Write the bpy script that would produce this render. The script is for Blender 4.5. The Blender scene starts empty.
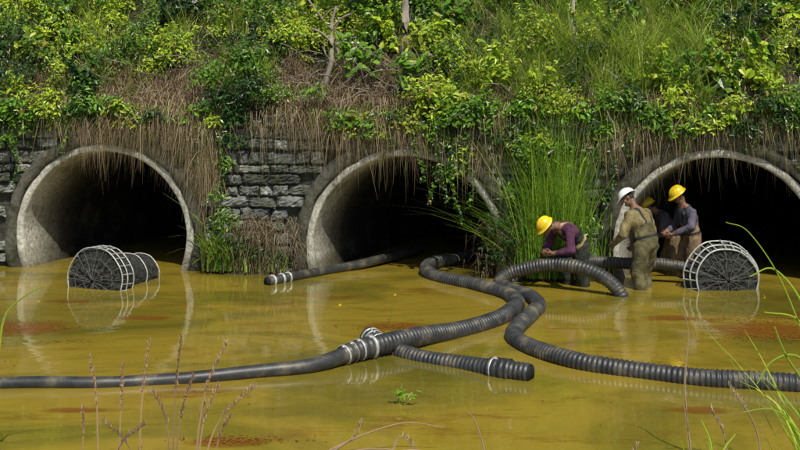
import bpy, math, numpy as np
from mathutils import Vector, Matrix
rng=np.random.default_rng(11)
S=bpy.context.scene
COL=S.collection
S.view_settings.view_transform='Standard'; S.view_settings.look='None'; S.view_settings.exposure=0

# ------------------------------------------------------------ helpers
def link(o,parent=None):
    COL.objects.link(o)
    if parent: o.parent=parent
    return o
def empty(name,loc=(0,0,0)):
    e=bpy.data.objects.new(name,None); e.location=loc; COL.objects.link(e); return e
def np_mesh(name,V,F,mats,col=None,smooth=False,midx=None,parent=None):
    V=np.asarray(V,dtype=np.float32); F=np.asarray(F,dtype=np.int32); k=F.shape[1]
    me=bpy.data.meshes.new(name)
    me.vertices.add(len(V)); me.vertices.foreach_set('co',V.ravel())
    me.loops.add(F.size); me.loops.foreach_set('vertex_index',F.ravel())
    me.polygons.add(len(F)); me.polygons.foreach_set('loop_start',np.arange(0,F.size,k,dtype=np.int32))
    try: me.polygons.foreach_set('loop_total',np.full(len(F),k,dtype=np.int32))
    except Exception: pass
    if midx is not None: me.polygons.foreach_set('material_index',np.asarray(midx,dtype=np.int32))
    me.polygons.foreach_set('use_smooth',np.full(len(F),smooth))
    me.update(calc_edges=True); me.validate()
    if col is not None:
        a=me.color_attributes.new('Col','FLOAT_COLOR','POINT')
        c=np.ones((len(V),4),dtype=np.float32); c[:,:3]=col
        a.data.foreach_set('color',c.ravel())
    for m in mats: me.materials.append(m)
    return link(bpy.data.objects.new(name,me),parent)
def nrm(a): return a/np.maximum(np.linalg.norm(a,axis=-1,keepdims=True),1e-9)
class Bag:
    def __init__(s): s.V=[];s.F=[];s.C=[];s.n=0
    def add(s,V,F,C):
        s.V.append(V);s.F.append(F+s.n);s.C.append(C);s.n+=len(V)
    def make(s,name,mat,parent=None,smooth=False):
        return np_mesh(name,np.vstack(s.V),np.vstack(s.F),[mat],np.vstack(s.C),smooth,parent=parent)

def new_mat(name):
    m=bpy.data.materials.new(name); m.use_nodes=True; nt=m.node_tree
    return m,nt,nt.nodes['Principled BSDF']
def mat_noise(name,stops,scale=3,rough=.85,bump=.3,bscale=30,detail=8,metal=0,stretch=None,bdist=.02,spec=.3):
    m,nt,b=new_mat(name); N=nt.nodes; L=nt.links
    tc=N.new('ShaderNodeTexCoord'); mp=N.new('ShaderNodeMapping'); L.new(tc.outputs['Object'],mp.inputs[0])
    if stretch: mp.inputs['Scale'].default_value=stretch
    n=N.new('ShaderNodeTexNoise'); n.inputs['Scale'].default_value=scale; n.inputs['Detail'].default_value=detail
    n.inputs['Roughness'].default_value=.65
    L.new(mp.outputs[0],n.inputs['Vector'])
    r=N.new('ShaderNodeValToRGB'); L.new(n.outputs['Fac'],r.inputs[0])
    e=r.color_ramp.elements
    while len(e)<len(stops): e.new(.5)
    for i,(p,c) in enumerate(stops): e[i].position=p; e[i].color=(*c,1)
    L.new(r.outputs[0],b.inputs['Base Color']); b.inputs['Roughness'].default_value=rough
    b.inputs['Metallic'].default_value=metal; b.inputs['Specular IOR Level'].default_value=spec
    if bump:
        n2=N.new('ShaderNodeTexNoise'); n2.inputs['Scale'].default_value=bscale; n2.inputs['Detail'].default_value=6
        L.new(tc.outputs['Object'],n2.inputs['Vector'])
        bp=N.new('ShaderNodeBump'); bp.inputs['Strength'].default_value=bump; bp.inputs['Distance'].default_value=bdist
        L.new(n2.outputs['Fac'],bp.inputs['Height']); L.new(bp.outputs[0],b.inputs['Normal'])
    return m
def mat_leaf(name,rough=.45,trans=.35,spec=.4):
    m,nt,b=new_mat(name); N=nt.nodes; L=nt.links
    a=N.new('ShaderNodeAttribute'); a.attribute_name='Col'
    L.new(a.outputs['Color'],b.inputs['Base Color']); b.inputs['Roughness'].default_value=rough
    b.inputs['Specular IOR Level'].default_value=spec
    if trans>0:
        t=N.new('ShaderNodeBsdfTranslucent'); L.new(a.outputs['Color'],t.inputs['Color'])
        mx=N.new('ShaderNodeMixShader'); mx.inputs[0].default_value=trans
        L.new(b.outputs[0],mx.inputs[1]); L.new(t.outputs[0],mx.inputs[2])
        L.new(mx.outputs[0],N['Material Output'].inputs[0])
    return m
def mat_attr_noise(name,scale,bscale,rough,moss,mossamt=(.5,.65),bump=.6):
    m,nt,b=new_mat(name); N=nt.nodes; L=nt.links
    a=N.new('ShaderNodeAttribute'); a.attribute_name='Col'
    tc=N.new('ShaderNodeTexCoord')
    n=N.new('ShaderNodeTexNoise'); n.inputs['Scale'].default_value=scale; n.inputs['Detail'].default_value=9; n.inputs['Roughness'].default_value=.7
    L.new(tc.outputs['Object'],n.inputs['Vector'])
    r=N.new('ShaderNodeValToRGB'); r.color_ramp.elements[0].position=mossamt[0]; r.color_ramp.elements[1].position=mossamt[1]
    L.new(n.outputs['Fac'],r.inputs[0])
    mx=N.new('ShaderNodeMix'); mx.data_type='RGBA'; L.new(r.outputs[0],mx.inputs[0]); L.new(a.outputs['Color'],mx.inputs[6]); mx.inputs[7].default_value=(*moss,1)
    n2=N.new('ShaderNodeTexNoise'); n2.inputs['Scale'].default_value=bscale; n2.inputs['Detail'].default_value=8; n2.inputs['Roughness'].default_value=.7
    L.new(tc.outputs['Object'],n2.inputs['Vector'])
    r2=N.new('ShaderNodeMapRange'); r2.inputs[1].default_value=.3; r2.inputs[2].default_value=.7; r2.inputs[3].default_value=.4; r2.inputs[4].default_value=1.35
    L.new(n2.outputs['Fac'],r2.inputs[0])
    m2=N.new('ShaderNodeMix'); m2.data_type='RGBA'; m2.blend_type='MULTIPLY'; m2.inputs[0].default_value=1
    L.new(mx.outputs[2],m2.inputs[6]); L.new(r2.outputs[0],m2.inputs[7]); L.new(m2.outputs[2],b.inputs['Base Color'])
    b.inputs['Roughness'].default_value=rough; b.inputs['Specular IOR Level'].default_value=.25
    bp=N.new('ShaderNodeBump'); bp.inputs['Strength'].default_value=bump; bp.inputs['Distance'].default_value=.03
    L.new(n2.outputs['Fac'],bp.inputs['Height']); L.new(bp.outputs[0],b.inputs['Normal'])
    return m

LEAF=mat_leaf('leaf_mat',.36,.40,.6)
GRASS=mat_leaf('grass_mat',.42,.4,.4)
DRY=mat_leaf('dry_grass_mat',.8,.15,.15)
BARK=mat_noise('bark_mat',[(.3,(.15,.12,.09)),(.7,(.38,.33,.27))],14,.9,.6,40,stretch=(1,1,.2))
SOIL=mat_noise('soil_mat',[(.3,(.012,.011,.007)),(.5,(.035,.028,.015)),(.7,(.03,.045,.012))],5,.95,.8,20,bdist=.06)
STONE=mat_attr_noise('stone_mat',1.9,11,.9,(.04,.052,.02),(.45,.64),1.0)
MORTAR=mat_noise('mortar_mat',[(.3,(.02,.02,.016)),(.7,(.08,.08,.06))],6,.95,.8,30,bdist=.04)
RINGM=mat_attr_noise('weathered_concrete_mat',2.2,16,.9,(.07,.065,.04),(.50,.74),.6)
RINGO=mat_attr_noise('mossy_concrete_mat',3.1,14,.95,(.035,.04,.018),(.42,.62),.9)

# ------------------------------------------------------------ world, sun, camera
el=math.radians(56); az=math.radians(20)
Sv=Vector((math.sin(az)*math.cos(el),-math.cos(az)*math.cos(el),math.sin(el)))
w=bpy.data.worlds.new('World'); S.world=w; w.use_nodes=True
bg=w.node_tree.nodes['Background']; sk=w.node_tree.nodes.new('ShaderNodeTexSky'); sk.sky_type='NISHITA'; sk.sun_disc=False
sk.sun_elevation=el; sk.sun_rotation=math.pi-az
w.node_tree.links.new(sk.outputs[0],bg.inputs[0]); bg.inputs[1].default_value=.115
sl=bpy.data.lights.new('sun','SUN'); sl.energy=4.9; sl.angle=math.radians(.5); sl.color=(1,.95,.84)
so=bpy.data.objects.new('sun',sl); COL.objects.link(so); so.rotation_euler=Sv.to_track_quat('Z','Y').to_euler(); so.location=Sv*40
cam=bpy.data.cameras.new('camera'); co=bpy.data.objects.new('camera',cam); COL.objects.link(co)
co.location=(0,0,2.75); co.rotation_euler=(math.pi/2,0,0); cam.lens=45; cam.sensor_width=36; cam.shift_y=-.15
cam.clip_end=500; S.camera=co

# ------------------------------------------------------------ site
def Yw(x): return 16.3-.12*np.asarray(x,dtype=float)      # face of the headwall
WT=2.62                                                 # top of the headwall
def hz(x,d):
    return .10*np.sin(x*2.1+d*1.3)+.07*np.sin(x*4.7-d*3.1+1)+.05*np.sin(x*9.1+d*7.7)
def slope(x,d):
    x=np.asarray(x,dtype=float); d=np.asarray(d,dtype=float)
    base=WT-np.clip((np.abs(x)-14)/4,0,1)*3.0
    dd=np.clip(d,0,6)
    z=base+.98*dd-.04*dd*dd+.03*np.clip(d-6,0,100)+hz(x,d)*np.clip(d*2,.15,1)
    return z
xs=np.concatenate([np.linspace(-120,-20,12)[:-1],np.linspace(-20,20,220),np.linspace(20,120,12)[1:]])
ds=np.concatenate([[-.06],np.linspace(.02,7,56),np.linspace(8,120,14)])
X,D=np.meshgrid(xs,ds); Z=slope(X,D); Z[0]-=.12
Yy=16.3-.12*np.clip(X,-20,20)+D
V=np.stack([X,Yy,Z],-1).reshape(-1,3); nx=len(xs); ny=len(ds)
def gridF(ny,nx):
    i=np.arange((ny-1))[:,None]*nx+np.arange(nx-1)[None]
    i=i.ravel(); return np.stack([i,i+1,i+nx+1,i+nx],-1)
np_mesh('embankment',V,gridF(ny,nx),[SOIL],smooth=True)
xs=np.linspace(-120,120,60); ys=np.concatenate([np.linspace(-100,-4,8),np.linspace(-2,8,21),np.linspace(9,40,6)])
X,Yg=np.meshgrid(xs,ys); Z=np.interp(Yg,[-100,-4,0,4,6.2,7.2,40],[1.3,1.3,1.1,.5,-.02,-.3,-.3])
Z+=np.where(Yg<6,.05*np.sin(X*1.7+Yg*2),0)
np_mesh('ground',np.stack([X,Yg,Z],-1).reshape(-1,3),gridF(len(ys),len(xs)),[SOIL],smooth=True)

# water
m,nt,b=new_mat('muddy_water_mat'); N=nt.nodes; L=nt.links
tc=N.new('ShaderNodeTexCoord')
mpa=N.new('ShaderNodeMapping'); mpa.inputs['Scale'].default_value=(.7,1.3,1); L.new(tc.outputs['Object'],mpa.inputs[0])
n=N.new('ShaderNodeTexNoise'); n.inputs['Scale'].default_value=.42; n.inputs['Detail'].default_value=8; n.inputs['Roughness'].default_value=.65; n.inputs['Distortion'].default_value=.8
L.new(mpa.outputs[0],n.inputs['Vector'])
r=N.new('ShaderNodeValToRGB'); e=r.color_ramp.elements
e.new(.5); e.new(.6)
for i,(p,c) in enumerate([(.32,(.105,.092,.012)),(.45,(.175,.138,.016)),(.56,(.27,.192,.022)),(.70,(.18,.122,.012))]): e[i].position=p; e[i].color=(*c,1)
L.new(n.outputs['Fac'],r.inputs[0])
mp0=N.new('ShaderNodeMapping'); mp0.inputs['Scale'].default_value=(.45,1.3,1); mp0.inputs['Location'].default_value=(3.3,1.7,0); L.new(tc.outputs['Object'],mp0.inputs[0])
n0=N.new('ShaderNodeTexNoise'); n0.inputs['Scale'].default_value=1.0; n0.inputs['Detail'].default_value=9; n0.inputs['Roughness'].default_value=.74; L.new(mp0.outputs[0],n0.inputs['Vector'])
r0=N.new('ShaderNodeValToRGB'); r0.color_ramp.elements[0].position=.55; r0.color_ramp.elements[1].position=.68; L.new(n0.outputs['Fac'],r0.inputs[0])
mx=N.new('ShaderNodeMix'); mx.data_type='RGBA'; L.new(r0.outputs[0],mx.inputs[0]); L.new(r.outputs[0],mx.inputs[6]); mx.inputs[7].default_value=(.15,.060,.008,1)
L.new(mx.outputs[2],b.inputs['Base Color'])
b.inputs['Roughness'].default_value=.03; b.inputs['IOR'].default_value=1.68
mp=N.new('ShaderNodeMapping'); mp.inputs['Scale'].default_value=(.8,1.5,1); L.new(tc.outputs['Object'],mp.inputs[0])
n1=N.new('ShaderNodeTexNoise'); n1.inputs['Scale'].default_value=2.0; n1.inputs['Detail'].default_value=5; L.new(mp.outputs[0],n1.inputs['Vector'])
bp=N.new('ShaderNodeBump'); bp.inputs['Strength'].default_value=.17; bp.inputs['Distance'].default_value=.025
L.new(n1.outputs['Fac'],bp.inputs['Height']); L.new(bp.outputs[0],b.inputs['Normal'])
WATER=m
np_mesh('water',[(-120,4,0),(120,4,0),(120,27,0),(-120,27,0)],[[0,1,2,3]],[WATER])
# rust coloured algae scum, thin ragged sheets on the water
m,nt,b=new_mat('rusty_algae_mat'); N=nt.nodes; L=nt.links
at=N.new('ShaderNodeAttribute'); at.attribute_name='Col'; sx=N.new('ShaderNodeSeparateColor'); L.new(at.outputs['Color'],sx.inputs[0])
tc=N.new('ShaderNodeTexCoord'); mpb=N.new('ShaderNodeMapping'); mpb.inputs['Scale'].default_value=(1,2.2,1); L.new(tc.outputs['Object'],mpb.inputs[0])
n=N.new('ShaderNodeTexNoise'); n.inputs['Scale'].default_value=3.5; n.inputs['Detail'].default_value=10; n.inputs['Roughness'].default_value=.8; L.new(mpb.outputs[0],n.inputs['Vector'])
ad=N.new('ShaderNodeMath'); ad.operation='MULTIPLY'; L.new(n.outputs['Fac'],ad.inputs[0]); L.new(sx.outputs[0],ad.inputs[1])
mr=N.new('ShaderNodeMapRange'); mr.inputs[1].default_value=.26; mr.inputs[2].default_value=.50; mr.inputs[3].default_value=0; mr.inputs[4].default_value=.75; L.new(ad.outputs[0],mr.inputs[0])
b.inputs['Base Color'].default_value=(.22,.075,.010,1); b.inputs['Roughness'].default_value=.22; L.new(mr.outputs[0],b.inputs['Alpha'])
ALG=m
bagA=Bag()
for x,y,wx,wy_ in [(-4.7,12.3,1.3,.8),(-3.3,12.9,.7,.3),(4.5,12.2,1.5,.9),(3.5,12.9,.7,.3),(-.05,12.4,.85,.45),(-1.4,8.15,.6,.25),(2.7,9.0,.6,.2),(-4.6,14.0,.7,.25),(-2.9,9.0,.6,.16)]:
    a=np.linspace(0,2*math.pi,40,endpoint=False); qs=np.linspace(.02,1,8); VV=[];CC=[]
    for q in qs: VV.append(np.stack([x+wx*q*np.cos(a),y+wy_*q*np.sin(a),0*a+.0045],-1)); CC.append(np.full((40,3),1-q**1.5))
    i=np.arange(40); i2=(i+1)%40
    bagA.add(np.vstack(VV),np.vstack([np.stack([k*40+i,k*40+i2,(k+1)*40+i2,(k+1)*40+i],-1) for k in range(7)]),np.vstack(CC))
bagA.make('floating_algae',ALG)

# ------------------------------------------------------------ headwall
PIPES=[(-4.98,.55,1.74,.34),(.08,.42,1.82,.42),(4.97,.43,1.82,.56)]
head=empty('stone_headwall')
V=[];F=[]
xs=np.arange(-15,15.001,.06)
def wseg(x,z0,x2,z02,zt):
    i=len(V); V.extend([(x,Yw(x)+.05,z0),(x2,Yw(x2)+.05,z02),(x2,Yw(x2)+.05,zt),(x,Yw(x)+.05,zt)]); F.append([i,i+1,i+2,i+3])
def circ(x,up):
    for cx,cz,R,_ in PIPES:
        r=R-.1
        if abs(x-cx)<r: return cz+up*math.sqrt(r*r-(x-cx)**2)
    return None
for a,b2 in zip(xs[:-1],xs[1:]):
    ca,cb=circ(a,1),circ(b2,1)
    if ca is None and cb is None: wseg(a,-1.6,b2,-1.6,WT)
    else:
        ca=ca if ca is not None else .45; cb=cb if cb is not None else .45
        wseg(a,ca,b2,cb,WT)
        da,db=circ(a,-1),circ(b2,-1)
        if da is None: da=.45
        if db is None: db=.45
        i=len(V); V.extend([(a,Yw(a)+.05,-1.6),(b2,Yw(b2)+.05,-1.6),(b2,Yw(b2)+.05,max(db,-1.6)),(a,Yw(a)+.05,max(da,-1.6))]); F.append([i,i+1,i+2,i+3])
np_mesh('mortar_backing',V,F,[MORTAR],parent=head)
bag=Bag()
z=-.35
gx,gz=11,8
while z<WT-.05:
    h=rng.uniform(.15,.26); h=min(h,WT-z)
    x=-15+rng.uniform(0,.3)
    while x<15:
        wd=rng.uniform(.2,.62)
        ok=True
        for cx,cz,R,_ in PIPES:
            px=np.clip(cx,x,x+wd); pz=np.clip(cz,z,z+h)
            if math.hypot(px-cx,pz-cz)<R-.2: ok=False
        if ok:
            hh=h*rng.uniform(.88,1.04); zo=z+rng.uniform(-.012,.012)
            u,v=np.meshgrid(np.linspace(-1,1,gx),np.linspace(-1,1,gz))
            p=rng.uniform(.0,.05)
            uu=u*(1-p*v**4*np.abs(u)); vv_=v*(1-p*2*u**4*np.abs(v))
            xx=x+wd/2+uu*(wd/2-.007)+rng.normal(0,.005,u.shape)+v*rng.uniform(-.02,.02)
            zz=zo+hh/2+vv_*(hh/2-.006)+rng.normal(0,.005,u.shape)+u*rng.uniform(-.016,.016)
            edge=np.maximum(np.abs(u)**12,np.abs(v)**9)
            dep=-.02-rng.uniform(0,.05)+edge*.06+rng.normal(0,.009,u.shape)+.014*np.sin(u*rng.uniform(1,4)+rng.uniform(0,6))*np.cos(v*rng.uniform(1,3)+rng.uniform(0,6))+u*rng.uniform(-.02,.02)+v*rng.uniform(-.012,.03)
            yy=Yw(xx)+dep
            vv=np.stack([xx,yy,zz],-1).reshape(-1,3)
            g2=rng.uniform(.14,.36)*(1 if rng.random()<.75 else .5); tint=np.array([.97,1,rng.uniform(.82,.95)])*g2
            bag.add(vv,gridF(gz,gx),np.tile(tint,(gx*gz,1)))
        x+=wd
    z+=h
bag.make('stone_blocks',STONE,head,smooth=False)

for cx,cz,R,K in PIPES:
    cul=empty('concrete_culvert',(0,0,0))
    nt_=128; th=np.linspace(0,2*math.pi,nt_,endpoint=False)
    ri=R-.32
    def revolve(name,prof,cols,mat,wob=.0):
        V=[];C=[]
        for (r_,d),c in zip(prof,cols):
            rr=r_+wob*(np.sin(th*7+r_*9)*.5+np.sin(th*17+1)*.3+np.sin(th*29+r_*31)*.3)
            dd=d+wob*.6*np.sin(th*11+r_*21)
            xf=cx+rr*np.cos(th); zz=cz+rr*np.sin(th)
            V.append(np.stack([xf+max(0,d)*K,Yw(xf)+dd,zz],-1))
            st=1-.3*np.clip(np.sin(th*3+cx)+np.sin(th*8+2+cx),-1,1)[:,None]*.5
            # mud and algae tide line just above the water
            tide=np.clip((.32+.06*np.sin(th*23)-zz)/.22,0,1)[:,None]*.75
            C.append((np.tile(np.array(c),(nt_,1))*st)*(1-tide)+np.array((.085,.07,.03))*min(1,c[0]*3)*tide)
        V=np.vstack(V); C=np.vstack(C); f=[]
        for a in range(len(prof)-1):
            i=np.arange(nt_); i2=(i+1)%nt_
            f.append(np.stack([a*nt_+i,a*nt_+i2,(a+1)*nt_+i2,(a+1)*nt_+i],-1))
        return np_mesh(name,V,np.vstack(f),[mat],C,True,parent=cul)
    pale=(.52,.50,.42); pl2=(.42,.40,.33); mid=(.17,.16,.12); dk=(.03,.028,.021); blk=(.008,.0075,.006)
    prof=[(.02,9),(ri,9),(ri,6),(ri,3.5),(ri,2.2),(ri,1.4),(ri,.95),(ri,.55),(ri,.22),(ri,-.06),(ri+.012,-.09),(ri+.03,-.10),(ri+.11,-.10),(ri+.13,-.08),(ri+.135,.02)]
    cols=[blk,blk,blk,blk,blk,blk,dk,mid,pl2,pale,pale,pale,pale,pl2,mid]  # shade inside the pipe painted in: liner colour fades to black with depth
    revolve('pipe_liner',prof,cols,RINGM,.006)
    g=(.13,.125,.095)
    prof=[(ri+.125,.1),(ri+.132,-.12),(ri+.16,-.15),(ri+.24,-.16),(R-.04,-.145),(R,-.11),(R+.03,.0),(R+.03,.12)]
    revolve('weathered_outer_ring',prof,[g]*8,RINGO,.03)

# ------------------------------------------------------------ hoses
def catmull(P,step):
    P=np.array(P,float); P=np.vstack([2*P[0]-P[1],P,2*P[-1]-P[-2]]); out=[]
    for i in range(1,len(P)-2):
        a,b_,c,d=P[i-1:i+3]; t=np.linspace(0,1,40,endpoint=False)[:,None]
        out.append(.5*((2*b_)+(-a+c)*t+(2*a-5*b_+4*c-d)*t**2+(-a+3*b_-3*c+d)*t**3))
    out=np.vstack(out+[P[-2][None]])
    s=np.concatenate([[0],np.cumsum(np.linalg.norm(np.diff(out,axis=0),axis=1))])
    n=max(2,int(s[-1]/step)); q=np.linspace(0,s[-1],n)
    return np.stack([np.interp(q,s,out[:,k]) for k in range(3)],-1),q
def sweep(name,P,s,rad,mats,mi,seg=20,parent=None,cap=True):
    T=nrm(np.gradient(P,axis=0)); up=np.array([0,0,1.]); 
    A=nrm(np.cross(T,up)+1e-6); B=np.cross(A,T)
    th=np.linspace(0,2*math.pi,seg,endpoint=False)
    V=P[:,None]+rad[:,None,None]*(A[:,None]*np.cos(th)[None,:,None]+B[:,None]*np.sin(th)[None,:,None])
    n=len(P); V=V.reshape(-1,3); F=[];M=[]
    for a in range(n-1):
        i=np.arange(seg); i2=(i+1)%seg
        F.append(np.stack([a*seg+i,a*seg+i2,(a+1)*seg+i2,(a+1)*seg+i],-1)); M+= [mi[a]]*seg
    return np_mesh(name,V,np.vstack(F),mats,None,True,M,parent)
HOSE=mat_noise('black_rubber_mat',[(.35,(.016,.017,.018)),(.52,(.036,.036,.034)),(.68,(.13,.11,.07))],4.5,.46,.3,50,spec=.5,bdist=.005)
CLAMP=mat_noise('galvanised_clamp_mat',[(.3,(.25,.25,.23)),(.7,(.60,.60,.57))],30,.4,.2,60,metal=.3)
INNER=mat_noise('hose_inside_mat',[(.3,(.006,.006,.006)),(.7,(.012,.012,.012))],6,.8,0)
def hose(name,pts,r,ribs=(0,99),pitch=.052,rs=None,bands=(),ends=(False,False),couple=()):
    par=empty(name)
    P,s=catmull(pts,.009)
    # slight sag and wander so the run is not perfectly smooth
    k=np.clip(s*2,0,1)*np.clip((s[-1]-s)*2,0,1)
    P[:,1]+=k*(.020*np.sin(s*2.3+r*99)+.012*np.sin(s*5.7)); P[:,0]+=k*.014*np.sin(s*3.9+1); P[:,2]+=k*.008*np.sin(s*3.1)
    rr=np.full(len(s),r) if rs is None else np.interp(s,[a for a,_ in rs],[b_ for _,b_ in rs])
    ribm=((s>ribs[0])&(s<ribs[1]))
    ph=(s/pitch)%1
    rib=np.where(ph<.55,1,.0); rib=np.convolve(rib,[.25,.5,.25],'same')
    rad=rr+np.where(ribm,(rib-1)*rr*.13,0)
    mi=np.zeros(len(s),int)
    for (a,b_) in couple:
        k=(s>a)&(s<b_); rad[k]=rr[k]*1.13+.006*np.sign(np.sin(s[k]*90))
    e0,e1=ends
    sweep('hose_body',P,s,rad,[HOSE],mi,parent=par)
    for q,wd in bands:
        k=(s>=q-wd/2)&(s<=q+wd/2)
        if k.sum()<3: continue
        idx=np.where(k)[0]; rb=rr[idx]*1.17+.008; rb[0]=rr[idx[0]]*.95; rb[-1]=rr[idx[-1]]*.95
        sweep('clamp_band',P[idx],s[idx],rb,[CLAMP],np.zeros(len(idx),int),parent=par)
        c=P[idx[len(idx)//2]]; rb_=rr[idx[0]]*1.17
        t=nrm(P[idx[-1]]-P[idx[0]]); Pl=np.array([c+np.array([0,-.3,.95])*rb_+t*q2 for q2 in np.linspace(-.03,.03,5)])
        sweep('clamp_bolt',Pl,None,np.array([.0,.014,.014,.014,.0]),[CLAMP],np.zeros(5,int),8,par)
    for end,i in ((e0,0),(e1,-1)):
        if end:
            d=(P[1]-P[0]) if i==0 else (P[-2]-P[-1]); d=nrm(d)
            r0=rad[i]
            Pq=np.array([P[i]+d*t for t in (0,-.012,-.013,.02,.15,.151)])
            sweep('hose_mouth',Pq,None,np.array([r0*1.02,r0*1.02,r0*.85,r0*.84,r0*.8,.001]),[INNER],[0]*6,20,par)
    return par
hose('suction_hose',[(-6,9.6,.03),(-4.47,9.71,.03),(-3.9,9.75,.03),(-2.94,9.80,.03),(-1.99,9.93,.04),(-1.03,10.27,.06),(-.43,10.76,.12),(0,11.16,.12),(.59,11.79,.07),
  (1.19,12.56,.05),(1.56,13.37,.05),(1.55,14.14,.05),(1.19,14.92,.05),(.70,15.52,.05),(.44,16.17,.06),(.58,16.85,.10),(1.1,17.4,.1),(1.9,18.6,.1)],
  .11,ribs=(5.95,99),rs=[(0,.062),(4.6,.068),(5.6,.085),(5.95,.10),(6.2,.115),(99,.108)],bands=[(5.62,.05),(5.74,.03),(5.84,.05),(6.0,.05)],couple=[(5.6,6.0)])
hose('suction_hose',[(6,9.35,.04),(4.39,9.54,.05),(3.86,9.64,.05),(3.33,9.78,.05),(2.79,9.96,.05),(2.25,10.23,.05),(1.79,10.55,.05),(1.49,11.02,.05),(1.35,11.64,.05),
  (1.44,12.2,.05),(1.70,12.9,.05),(1.88,13.5,.05),(1.82,14.1,.05),(1.60,14.7,.05),(1.52,15.1,.09),(1.72,15.2,.22),(2.24,14.95,.36),(2.72,14.7,.34),(3.02,14.5,.2),(3.17,14.4,.03),(3.24,14.35,-.15)],
  .105,bands=[])
hose('suction_hose',[(1.75,15.6,.0),(1.95,15.6,.18),(2.3,15.55,.30),(2.9,15.45,.34),(3.5,15.5,.30),(4.1,15.45,.28),(4.6,15.35,.2),(4.95,15.3,.15)],.095)
hose('suction_hose',[(-.36,11.6,.06),(-.2,11.3,.02),(.22,10.84,.0),(.63,10.5,.02),(1.02,10.19,.05),(1.3,10.02,.06)],.105,ribs=(.32,99),
  bands=[(.06,.04),(.14,.03),(.26,.045),(2.05,.02),(1.93,.02)],ends=(True,True),couple=[(0,.3),(1.88,2.12)])
hose('suction_hose',[(-2.02,15.27,.05),(-1.58,15.8,.05),(-1.0,16.5,.07),(-.34,17.1,.10),(.4,18.5,.1)],.075,ribs=(.0,.38),
  bands=[(.1,.04),(.28,.04),(.42,.03)],ends=(True,False))

# ------------------------------------------------------------ wire strainer baskets
WIRE=mat_noise('pale_wire_mat',[(.3,(.22,.23,.20)),(.7,(.56,.56,.51))],20,.45,.1,60,metal=.2)
DWIRE=mat_noise('rusty_wire_mat',[(.3,(.06,.06,.055)),(.7,(.2,.19,.16))],20,.6,.1,60)
NET=mat_noise('dark_net_mat',[(.35,(.010,.011,.010)),(.7,(.06,.06,.052))],16,.8,.9,70)
def tubes(name,paths,r,mat,parent,seg=6):
    V=[];F=[];n=0
    for P in paths:
        P=np.array(P,float); T=nrm(np.gradient(P,axis=0)); ref=np.array([.31,.52,.79]); A=nrm(np.cross(T,ref)); B=np.cross(A,T)
        th=np.linspace(0,2*math.pi,seg,endpoint=False)
        v=P[:,None]+r*(A[:,None]*np.cos(th)[None,:,None]+B[:,None]*np.sin(th)[None,:,None])
        V.append(v.reshape(-1,3)); i=np.arange(seg); i2=(i+1)%seg
        for a in range(len(P)-1): F.append(np.stack([a*seg+i,a*seg+i2,(a+1)*seg+i2,(a+1)*seg+i],-1)+n)
        n+=len(P)*seg
    return np_mesh(name,np.vstack(V),np.vstack(F),[mat],None,True,parent=parent)
def basket(loc,yaw,prof,slats,thick,hoopy,slaty,slatr):
    e=empty('wire_strainer_basket',loc); e.rotation_euler=(math.radians(-4),0,yaw)
    py=[a for a,_ in prof]; pr=[b_ for _,b_ in prof]; rq=lambda y: float(np.interp(y,py,pr)); ln=py[-1]; rf=pr[0]
    t=np.linspace(0,2*math.pi,65)
    wob=1+.014*np.sin(t*3+1)+.011*np.sin(t*7)
    ring=lambda r_,y,tilt=0:np.stack([r_*wob*np.cos(t),0*t+y+tilt*np.sin(t),r_*wob*np.sin(t)],-1)
    tubes('hoops',[ring(rq(y),y,rng.uniform(-.02,.02) if y>.1 else 0) for y in hoopy],thick,WIRE,e,8)
    s1=[];
    for a in np.linspace(0,2*math.pi,slats,endpoint=False):
        a+=rng.normal(0,.02); c,s_=math.cos(a),math.sin(a); s1.append([(rq(y)*1.005*c,y,rq(y)*1.005*s_) for y in np.linspace(slaty[0],slaty[1],4)])
    tubes('slats',s1,thick*slatr,WIRE,e,6)
    sp=[]
    for k,a in enumerate(np.linspace(0,2*math.pi,16,endpoint=False)):
        q=np.linspace(.06,1,10); aa=a+.14*np.sin(q*5+k*1.7)*(1-q)+rng.normal(0,.06); sp.append(np.stack([rf*q*np.cos(aa),-.05*(1-q)-.008+.006*np.sin(q*20+k),rf*q*np.sin(aa)],-1))
    for q in (.33,.68): 
        rr=ring(rf*q,-.05*(1-q)-.008); rr+=rng.normal(0,.008,rr.shape); rr[-1]=rr[0]; sp.append(rr)
    tubes('face_wires',sp,.0035,DWIRE,e,5)
    nr,na=14,96; V=[]
    a=np.linspace(0,2*math.pi,na,endpoint=False)
    for i in range(nr):
        q=i/(nr-1)
        y=.03-.05*(1-q)+.03*np.sin(a*13+q*3+np.sin(a*5)*1.5)*q*(1.15-q)+rng.normal(0,.009,na)
        V.append(np.stack([rf*.985*q*np.cos(a),y,rf*.985*q*np.sin(a)],-1))
    for y in np.linspace(.06,ln,12):
        rr=rq(y)*(.94+.03*np.sin(a*15+y*19)+rng.normal(0,.008,na)); V.append(np.stack([rr*np.cos(a),0*a+y,rr*np.sin(a)],-1))
    V.append(np.stack([rq(ln)*.1*np.cos(a),0*a+ln*1.02,rq(ln)*.1*np.sin(a)],-1))
    F=[];i=np.arange(na); i2=(i+1)%na
    for k in range(len(V)-1): F.append(np.stack([k*na+i,k*na+i2,(k+1)*na+i2,(k+1)*na+i],-1))
    np_mesh('net',np.vstack(V),np.vstack(F),[NET],None,False,parent=e)
basket((-4.57,14.95,.12),math.radians(-22),[(0,.50),(.26,.51),(.36,.40),(.8,.36),(1.15,.34)],26,.010,(0,.12,.26,.8,1.15),(0,.26),.7)
basket((4.86,14.85,.14),math.radians(4),[(0,.47),(.24,.58)],24,.013,(0,.12,.24),(0,.24),.85)

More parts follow.
